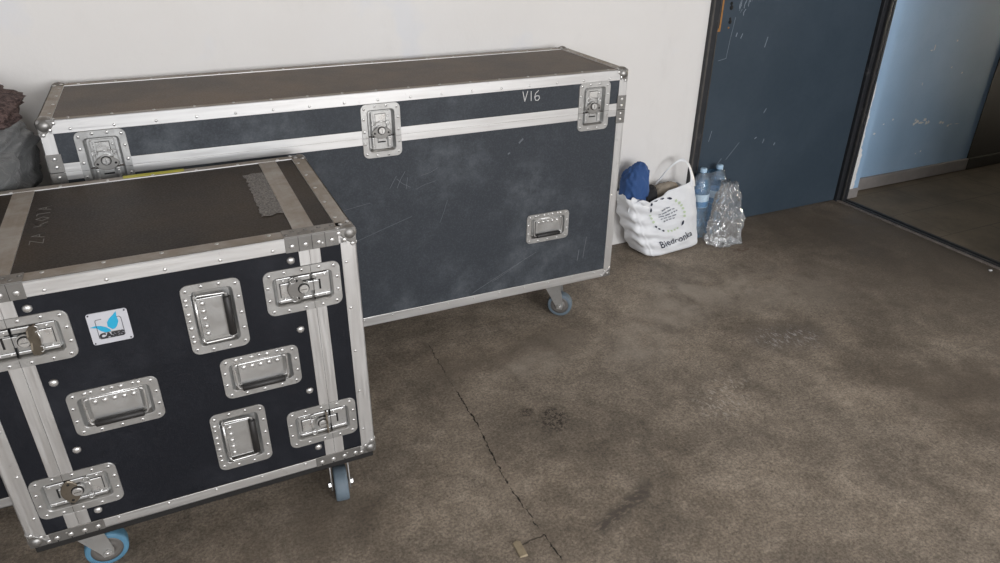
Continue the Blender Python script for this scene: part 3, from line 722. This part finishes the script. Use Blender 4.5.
bag = b.done('carrier_bag', loc=(0, 0, 0)); sm = bag.modifiers.new('thickness', 'SOLIDIFY'); sm.thickness = .0012; sm.offset = -1
tag(bag, 'full white plastic carrier bag with a ring of leaves printed on it, by the door', 'bag')
def ribbon3(b, pts, w, th=.0012):
    """soft strap: pts = (centre, half-width vector)"""
    L = []
    for i, (p, h) in enumerate(pts):
        p, h = Vector(p), Vector(h); d = Vector(pts[min(i + 1, len(pts) - 1)][0]) - Vector(pts[max(i - 1, 0)][0]); nn = d.cross(h).normalized() * th
        L.append([tuple(p - h + nn), tuple(p + nn * 2.2), tuple(p + h + nn), tuple(p + h - nn), tuple(p - nn * .2), tuple(p - h - nn)])
    b.loops(L, True, True, True)
def smooth_path(K, n=8):
    out = []
    for i in range(len(K) - 1):
        p0, p1, p2, p3 = [[Vector(q) for q in K[max(0, min(len(K) - 1, j))]] for j in (i - 1, i, i + 1, i + 2)]
        for k in range(n):
            t_ = k / n; out.append(tuple(.5 * (2 * a1 + (a2 - a0) * t_ + (2 * a0 - 5 * a1 + 4 * a2 - a3) * t_ ** 2 + (3 * a1 - a0 - 3 * a2 + a3) * t_ ** 3) for a0, a1, a2, a3 in zip(p0, p1, p2, p3)))
    out.append(tuple(Vector(q) for q in K[-1])); return out
b = B().use('bag'); b.sm = True
ribbon3(b, smooth_path([((2.206, 2.546, .310), (.024, .003, 0)), ((2.208, 2.550, .345), (.014, .003, .0)), ((2.204, 2.565, .385), (.009, .004, 0)), ((2.194, 2.585, .420), (.008, .003, 0)), ((2.170, 2.60, .433), (.004, .002, .007)), ((2.140, 2.61, .418), (.002, .001, .007)), ((2.110, 2.622, .385), (.002, .001, .007)), ((2.088, 2.635, .345), (.003, .002, .007)), ((2.070, 2.648, .310), (.006, .003, .006)), ((2.06, 2.655, .275), (.008, .003, .004))]), 0)
b.done('handle_strap', bag)
b = B().use('bag'); b.sm = True
ribbon3(b, smooth_path([((1.935, 2.517, .262), (.020, .0, .010)), ((1.915, 2.508, .285), (.014, -.002, .006)), ((1.893, 2.512, .298), (.010, 0, .004)), ((1.872, 2.525, .290), (.010, .004, .004)), ((1.858, 2.545, .270), (.008, .008, 0)), ((1.860, 2.555, .235), (.010, .006, 0))]), 0)
b.done('handle_strap', bag)
# print on the front of the bag
def on_bag(q):       # q.x: 0..1 across, q.y: height in metres -> the bag's surface, lifted a hair
    u = max(.01, min(.99, q.x)); v = max(.02, min(.98, (q.y - .004) / rim(u)))
    p = bag_pt(u, v); a = bag_pt(u + .004, v) - bag_pt(u - .004, v); c_ = bag_pt(u, min(1, v + .01)) - bag_pt(u, v - .01)
    return p + a.cross(c_).normalized() * .0042
def print_m(cu, cz, rot=0, W_=.33): return Matrix.Diagonal((1 / W_, 1, 1, 1)) @ Matrix.Translation((cu * W_, cz, 0)) @ Matrix.Rotation(rot, 4, 'Z')
CU = .47
b = B().use('bag_ink')
b.text('Biedronka', .044, print_m(.515, .076, .13), bold=.0003, conform=on_bag)
def ring_bits(a0, a1, n, r0, r1, mat):
    b.use(mat)
    for k in range(n):
        a = a0 + (a1 - a0) * (k + .5) / n; da = (a1 - a0) / n * .30; q = []
        for i in range(5):
            t_ = a - da + 2 * da * i / 4; q.append((r1 - abs(i - 2) / 2 * (r1 - r0) * .5, t_))
        P = [b.bm.verts.new(on_bag(Vector((CU + math.cos(t_) * r / .33, .206 + math.sin(t_) * r, 0)))) for r, t_ in q] + [b.bm.verts.new(on_bag(Vector((CU + math.cos(t_) * (2 * r0 - r + (r1 - r0) * .4) / .33, .206 + math.sin(t_) * (2 * r0 - r + (r1 - r0) * .4), 0)))) for r, t_ in q[::-1]]
        b.face(P)
tag(b.done('shop_name', bag, recalc=False), 'dark shop name printed across the foot of the bag'); b = B()
ring_bits(math.radians(65), math.radians(160), 5, .080, .087, 'bag_ink')
ring_bits(math.radians(205), math.radians(245), 3, .080, .087, 'bag_ink')
ring_bits(math.radians(305), math.radians(335), 1, .080, .087, 'bag_ink')
ring_bits(math.radians(-20), math.radians(60), 6, .076, .086, 'bag_green')
ring_bits(math.radians(248), math.radians(300), 4, .076, .086, 'bag_green')
ring_bits(math.radians(165), math.radians(200), 3, .076, .086, 'bag_green')
tag(b.done('leaf_ring', bag, recalc=False), 'printed ring of dark and green leaf marks'); b = B()
for k, (ln, sh) in enumerate(((.052, -.005), (.082, .0), (.086, .0), (.080, .004), (.060, -.004))):
    z0 = .240 - .0135 * k; x = CU - ln / 2 / .33 + sh; b.use('bag_grey'); e_ = x + ln / .33
    rnd = random.Random(k)
    while x < e_ - .02:
        wl = rnd.uniform(.02, .07); P = [b.bm.verts.new(on_bag(Vector((xx, zz + (xx - CU) * .33 * .22, 0)))) for xx, zz in ((x, z0 - .0025), (min(e_, x + wl), z0 - .0025), (min(e_, x + wl), z0 + .0025), (x, z0 + .0025))]
        b.face(P); x += wl + .014
b.done('small_print', bag, recalc=False)
# contents
def cr(d): return 1 + .10 * fbm(d, 1.5) + .05 * math.sin(7 * d.z + 5 * d.x + 5 * noise.noise(d * 2)) + .02 * fbm(d, 6)
def crj(d):
    k = cr(d) - .16 * max(0, -d.x) * max(0, d.z + .2) * 1.6 + .05 * abs(math.sin(4 * d.z + 3 * d.x)) 
    return k
bj = blob('folded_jacket', 'blue', (1.900, 2.588, .348), (.064, .058, .105), crj, 72, 44, .8)
tag(bj, 'bunched blue cloth sticking out of the white carrier bag', 'clothing')
bk = blob('bag_filling', 'black_cloth', (1.992, 2.60, .270), (.042, .045, .062), cr, 40, 24, .8)
tag(bk, 'black cloth tucked in the carrier bag beside the blue cloth', 'clothing')
bw = blob('bag_filling', 'brown_bag_inside', (2.105, 2.612, .268), (.070, .045, .058), cr, 40, 24, .8)  # brown lump added for the darker inside back of the bag
tag(bw, 'brown lump added for the darker inside back of the carrier bag, under its strap', 'clothing')

# water bottles ------------------------------------------------------
def bottle(x, y, rz, label):
    r = empty('water_bottle', (x, y, 0), rz); r.scale = (1.02, 1.02, 1.045); tag(r, label, 'bottle', 'water bottles in plastic by the door')
    b = B().use('bottle'); pr = [(.030, .002), (.040, .000), (.0445, .008), (.045, .030)]
    for k in range(5): z = .036 + k * .022; pr += [(.0435, z), (.0415, z + .006), (.0435, z + .012), (.045, z + .016)]
    pr += [(.0445, .155), (.0435, .160), (.0435, .225), (.0445, .230), (.045, .245), (.042, .268), (.033, .292), (.021, .310), (.0145, .320), (.0135, .328), (.0135, .336)]
    b.lathe(pr, (0, 0, 0), (0, 0, 1), 28); b.done('bottle_body', r)
    b = B().use('label_pale'); b.lathe([(.0442, .160), (.0446, .161), (.0446, .224), (.0442, .225)], (0, 0, 0), (0, 0, 1), 28, True, False)
    b.use('label_blue').lathe([(.0449, .162), (.0449, .190)], (0, 0, 0), (0, 0, 1), 28, True, False); b.done('bottle_label', r)
    b = B().use('cap'); b.lathe([(.0155, .326), (.016, .328), (.016, .342), (.0145, .345)], (0, 0, 0), (0, 0, 1), 18); b.done('bottle_cap', r)
    return r
bottle(2.338, 2.628, .3, 'clear blue-capped water bottle standing next to the white carrier bag')
bottle(2.447, 2.638, 1.2, 'clear blue-capped water bottle against the dark door, further from the carrier bag')
# crumpled wrap: a loose closed bag of film round and beside the bottles
b = B().use('film'); b.sm = True; NU, NV = 120, 60; Ls = []
for j in range(NV + 1):
    v = j / NV; z = .003 + .315 * v - .02 * v * v; L = []
    cx_ = 2.424 + .010 * v; cy_ = 2.500 + .040 * v; a_ = .100 * (1 - .55 * v ** 1.8); c_ = .064 * (1 - .55 * v ** 2)
    for i in range(NU):
        th = 2 * PI * i / NU; d = Vector((math.cos(th), math.sin(th), v * 2.4))
        k = 1 + .20 * fbm(d, 1.7) + .30 * abs(noise.noise(d * 3.1)) - .10 + .05 * abs(noise.noise(d * 6))
        L.append((min(cx_ + a_ * k * math.cos(th), 2.575), min(cy_ + c_ * k * math.sin(th), 2.575), max(.002, z + .016 * noise.noise(d * 2.7) * min(1, v * 5))))
    Ls.append(L)
b.loops(Ls, True, True, True); fm = b.done('plastic_wrap')
tag(fm, 'crumpled clear plastic wrap slumped on the floor against the water bottles', 'plastic wrap')
# shrink film round the two bottles
b = B().use('film'); b.sm = True; Ls = []; NU = 90
for j in range(34):
    v = j / 33; z = .002 + .336 * v; sq = 1 if v < .74 else 1 - .62 * ((v - .74) / .26) ** 1.5; L = []
    for i in range(NU):
        th = 2 * PI * i / NU; d = Vector((math.cos(th), math.sin(th), v * 3)); rr_ = .052 * sq + .0055 * noise.noise(d * 2.5) + .003 * noise.noise(d * 7) * sq
        s_ = max(-1, min(1, math.cos(th) * 1.7)); L.append((2.3925 + .0545 * s_ + rr_ * math.cos(th), min(2.690, 2.633 + .005 * s_ + rr_ * math.sin(th)), z + .004 * noise.noise(d * 4)))
    Ls.append(L)
b.loops(Ls, False, False, True); fm = b.done('shrink_film')
tag(fm, 'clear shrink film stretched round the pair of water bottles beside the carrier bag', 'plastic film')

# small scrap on the floor
b = B().use('wood'); b.loops([[(-.012, -.026, 0), (.010, -.028, 0), (.013, .022, 0), (.002, .030, 0), (-.010, .024, 0)], [(-.011, -.025, .004), (.009, -.026, .006), (.011, .021, .005), (.002, .028, .003), (-.009, .022, .005)]], True, True)
ch = b.done('wood_chip', loc=(.619, 1.178, .0002)); tag(ch, 'small pale chip of wood lying by the floor crack', 'wood chip')
random.seed(21)
b = B().use('chalk'); b.loops([[(-.010, -.004, 0), (.006, -.007, 0), (.012, .003, 0), (-.004, .008, 0)], [(-.007, -.003, .004), (.004, -.005, .006), (.009, .002, .004), (-.003, .005, .005)]], True, True)
tag(b.done('plaster_chip', loc=(3.36, 1.735, .0002)), 'small white plaster chip lying beside the door threshold', 'plaster chip')

# ------------------------------------------------------------------ the setting
def struct(name, fn, **k):
    b = B(); fn(b); o = b.done(name, **k); tag(o, kind='structure'); return o
YW = 2.696
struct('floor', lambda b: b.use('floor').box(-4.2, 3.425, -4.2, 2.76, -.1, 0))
struct('floor_hall', lambda b: b.use('hall_floor').box(3.480, 7.2, -.4, 2.85, -.1, -.004))
struct('wall_back', lambda b: b.use('wall').box(-4.2, 2.296, YW, 2.96, 0, 3.3).box(2.296, 3.52, YW, 2.96, 2.10, 3.3))
struct('wall_left', lambda b: b.use('room_wall').box(-4.4, -4.2, -4.2, 2.9, 0, 3.3))
def rw(b):
    b.use('room_wall').box(3.42, 3.54, -4.2, 1.50, 0, 3.3).box(3.42, 3.54, 1.50, 2.90, 2.12, 3.3)
struct('wall_right', rw)
WIN = [(-3.5, -1.7), (-1.2, .6), (1.1, 2.9)]; WZ = (.95, 2.85)
def fw_(b):
    b.use('room_wall').box(-4.2, 3.54, -4.4, -4.2, 0, WZ[0]).box(-4.2, 3.54, -4.4, -4.2, WZ[1], 3.3)
    xs = [-4.2] + [v for w in WIN for v in w] + [3.54]
    for i in range(0, len(xs), 2): b.box(xs[i], xs[i + 1], -4.4, -4.2, WZ[0], WZ[1])
struct('wall_front', fw_)
for i, (x0, x1) in enumerate(WIN):
    def wf(b):
        b.use('skirting'); z0, z1 = WZ
        b.box(x0, x1, -4.36, -4.30, z0, z0 + .06).box(x0, x1, -4.36, -4.30, z1 - .06, z1).box(x0, x0 + .06, -4.36, -4.30, z0 + .06, z1 - .06).box(x1 - .06, x1, -4.36, -4.30, z0 + .06, z1 - .06)
        xm = (x0 + x1) / 2; b.box(xm - .03, xm + .03, -4.35, -4.31, z0 + .06, z1 - .06)
    struct('window_%d' % (i + 1), wf)
struct('ceiling', lambda b: b.use('ceiling').box(-4.4, 7.4, -4.4, 3.0, 3.3, 3.4))
# hall beyond the doorway
def hb(b):
    b.use('blue_wall').box(3.560, 4.640, 2.775, 2.95, 0, 3.3)
struct('wall_hall', hb)
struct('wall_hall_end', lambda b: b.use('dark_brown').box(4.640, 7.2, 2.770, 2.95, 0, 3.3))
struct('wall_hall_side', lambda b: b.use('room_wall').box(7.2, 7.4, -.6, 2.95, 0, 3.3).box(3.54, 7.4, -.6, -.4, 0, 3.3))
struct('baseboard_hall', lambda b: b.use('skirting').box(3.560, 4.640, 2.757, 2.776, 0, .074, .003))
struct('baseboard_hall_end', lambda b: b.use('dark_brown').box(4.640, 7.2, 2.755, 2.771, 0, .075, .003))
# broken plaster reveal between the door frame and the blue wall
def rev(b):
    random.seed(4); b.use('blue_wall').box(3.472, 3.565, 2.690, 2.95, .0, 3.3); b.use('skirting').box(3.473, 3.567, 2.682, 2.70, 0, .058, .003)
    b.use('plaster'); n = 60
    for (mat, w0, w1, yy) in (('plaster', .028, .058, 2.6885), ('tan', .006, .030, 2.6875)):
        b.use(mat); L = []
        for k in range(n + 1):
            z = .004 + k / n * .95; f = w0 + (w1 - w0) * (.5 + .5 * noise.noise(Vector((z * 9, 3.1 if mat == 'tan' else 0, 1)))) + .010 * noise.noise(Vector((z * 45, 0, 0)))
            if mat == 'tan': f *= (1 if .16 < z < .55 else .15) 
            else: f *= (1.25 if z < .3 else .9 - .8 * max(0, z - .3))
            f = max(.001, f)
            L.append([(3.4735, yy + .004, z), (3.4735, yy, z), (3.4735 + f, yy, z), (3.4735 + f, yy + .004, z)])
        b.loops(L, closed=False)
struct('trim_reveal', rev)
# paint flakes on the blue wall
fk = B().use('plaster'); random.seed(9)
def flake(x, z, sx, sz, n=9, y=2.7745):
    P = []
    for i in range(n):
        a = 2 * PI * i / n; k = random.uniform(.45, 1.1); P.append((x + sx * k * math.cos(a), y, z + sz * k * math.sin(a)))
    fk.loops([[(p[0], y + .001, p[2]) for p in P], P], False, True)
for x, z, sx, sz in ((4.05, .375, .022, .016), (4.09, .363, .03, .010), (4.115, .378, .016, .012), (4.135, .36, .012, .016), (4.155, .362, .010, .014), (4.03, .385, .010, .012), (4.025, .362, .012, .012), (4.27, .348, .022, .008), (4.29, .343, .012, .008), (4.35, .318, .015, .007), (4.37, .325, .02, .003), (4.43, .322, .025, .002), (4.16, .178, .008, .008), (4.12, .168, .006, .006), (4.02, .80, .006, .022), (4.00, .79, .012, .005), (4.20, .83, .008, .006), (4.22, .68, .008, .006), (4.33, .64, .006, .006), (3.83, .41, .008, .008), (3.70, .34, .014, .007), (3.63, .36, .012, .012), (3.76, .39, .012, .005), (3.66, .10, .012, .006), (4.0, .6, .004, .012)):
    flake(x, z, sx, sz)
tag(fk.done('trim_flakes'), kind='structure')
# steel threshold between the two floors
def th(b):
    b.use('dark_gap').box(3.425, 3.480, 1.50, 2.72, -.1, -.006)
    b.use('worn_edge').box(3.405, 3.425, 1.50, 2.70, -.02, .006, .002)
    b.use('frame').box(3.425, 3.442, 1.50, 2.70, -.02, .010, .002).box(3.462, 3.480, 1.50, 2.72, -.02, .008, .002)
    b.use('worn_edge').box(3.480, 3.490, 1.50, 2.72, -.02, .004, .001)
struct('trim_threshold', th)
# dark steel door and frame
dr = B().use('door'); dr.box(2.354, 3.392, 2.694, 2.735, .006, 2.05, .003); door = tag(dr.done('door_1'), kind='structure')
b = B().use('frame'); b.box(2.296, 2.330, 2.668, 2.76, 0, 2.10, .002).box(2.330, 2.349, 2.682, 2.76, 0, 2.08, .002).box(3.399, 3.425, 2.680, 2.76, 0, 2.08, .002)
b.box(3.425, 3.440, 2.660, 2.76, 0, 2.10, .002).box(3.440, 3.455, 2.690, 2.76, 0, 2.10, .002).box(3.455, 3.472, 2.668, 2.76, 0, 2.10, .002).box(2.296, 3.472, 2.680, 2.76, 2.055, 2.10)
b.use('frame_edge').box(2.2945, 2.2990, 2.666, 2.674, 0, 2.10).box(3.4235, 3.4265, 2.6585, 2.665, 0, 2.10).box(2.329, 2.332, 2.6665, 2.672, 0, 2.10)
tag(b.done('door_1_frame'), kind='structure')
b = B().use('rust').box(2.333, 2.354, 2.674, 2.683, .995, 1.18, .001).use('frame').box(2.338, 2.344, 2.6732, 2.676, 1.01, 1.16)
b.done('strike_plate', door)
b = B().use('dark_gap')
for x, z, r in ((2.417, 1.094, .011), (2.414, 1.112, .008), (2.421, 1.032, .010), (2.419, 1.046, .006)): b.lathe([(r, 0), (r * .9, .002)], (x, 2.6945, z), (0, -1, 0), 12)
b.use('rust').lathe([(.005, 0), (.004, .002)], (2.417, 2.6945, 1.006), (0, -1, 0), 8)
b.done('lock_holes', door)
b = B().use('scratch'); random.seed(13)
for i in range(26):
    x = 2.455 + random.random() ** 1.2 * .08; z = 1.055 + random.random() * .16; L_ = random.uniform(.015, .055)
    b.ribbon([(x + (z - 1.1) * .1, z), (x + (z - 1.1) * .1 + random.uniform(-.002, .004), z + L_ / 2), (x + .004, z + L_)], random.uniform(.0012, .0035), 2.6938, .0003)
for a, c_, w_ in (((2.658, .905), (2.668, .950), .004), ((2.50, .955), (2.508, .975), .004), ((2.47, .965), (2.474, .98), .005), ((2.385, .86), (2.43, .868), .0015), ((2.43, .868), (2.437, .95), .0015), ((2.437, .95), (2.45, 1.05), .0015), ((2.73, .58), (2.742, .60), .004), ((2.53, .36), (2.60, .44), .0018), ((2.47, .33), (2.50, .37), .002), ((2.40, .47), (2.41, .52), .0025), ((2.76, .42), (2.765, .44), .004), ((2.84, .40), (2.845, .41), .006), ((2.70, .45), (2.71, .455), .005)):
    b.ribbon([a, c_], w_, 2.6938, .0003)
tag(b.done('paint_scratches', door), 'pale scratches in the dark paint')

# ------------------------------------------------------------------ light
w = bpy.data.worlds.new('sky'); bpy.context.scene.world = w; w.use_nodes = True
bg = w.node_tree.nodes['Background']; bg.inputs[0].default_value = (.75, .86, 1, 1); bg.inputs[1].default_value = .6
for i, (x0, x1) in enumerate(WIN):
    l = bpy.data.lights.new('window_daylight', 'AREA'); l.shape = 'RECTANGLE'; l.size = x1 - x0 - .1; l.size_y = WZ[1] - WZ[0] - .1
    l.energy = (25, 102, 172)[i]; l.color = (.985, .985, 1)
    o = bpy.data.objects.new('window_daylight', l); C.objects.link(o); o.location = ((x0 + x1) / 2, -4.28, (WZ[0] + WZ[1]) / 2); o.rotation_euler = (PI / 2, 0, 0)
l = bpy.data.lights.new('hall_fill', 'AREA'); l.shape = 'RECTANGLE'; l.size = .35; l.size_y = 1.3; l.spread = math.radians(40); l.energy = 5; l.color = (1, .88, .70)  # added fill light, no window there; narrow spread brightens the hall
o = bpy.data.objects.new('hall_fill', l); C.objects.link(o); o.location = (7.15, 2.56, 1.0); o.rotation_euler = (PI / 2, 0, PI / 2)

# ------------------------------------------------------------------ camera
f, psi, pit, rol = 712.93, .4389, .48647, .01081
fw = Vector((math.sin(psi) * math.cos(pit), math.cos(psi) * math.cos(pit), -math.sin(pit)))
r0 = Vector((math.cos(psi), -math.sin(psi), 0)); u0 = r0.cross(fw)
r = math.cos(rol) * r0 + math.sin(rol) * u0; u = -math.sin(rol) * r0 + math.cos(rol) * u0
cam = bpy.data.cameras.new('camera'); cam.sensor_width = 36; cam.lens = 36 * f / 1000; cam.clip_start = .02
co = bpy.data.objects.new('camera', cam); C.objects.link(co)
co.matrix_world = Matrix(((r.x, u.x, -fw.x, 0), (r.y, u.y, -fw.y, 0), (r.z, u.z, -fw.z, 1.5), (0, 0, 0, 1)))
S = bpy.context.scene; S.camera = co
S.view_settings.view_transform = 'Standard'; S.view_settings.look = 'None'; S.view_settings.gamma = 1; S.view_settings.use_curve_mapping = False
S.view_settings.exposure = 0.0
S.cycles.use_denoising = True; S.cycles.max_bounces = 10; S.cycles.transparent_max_bounces = 16
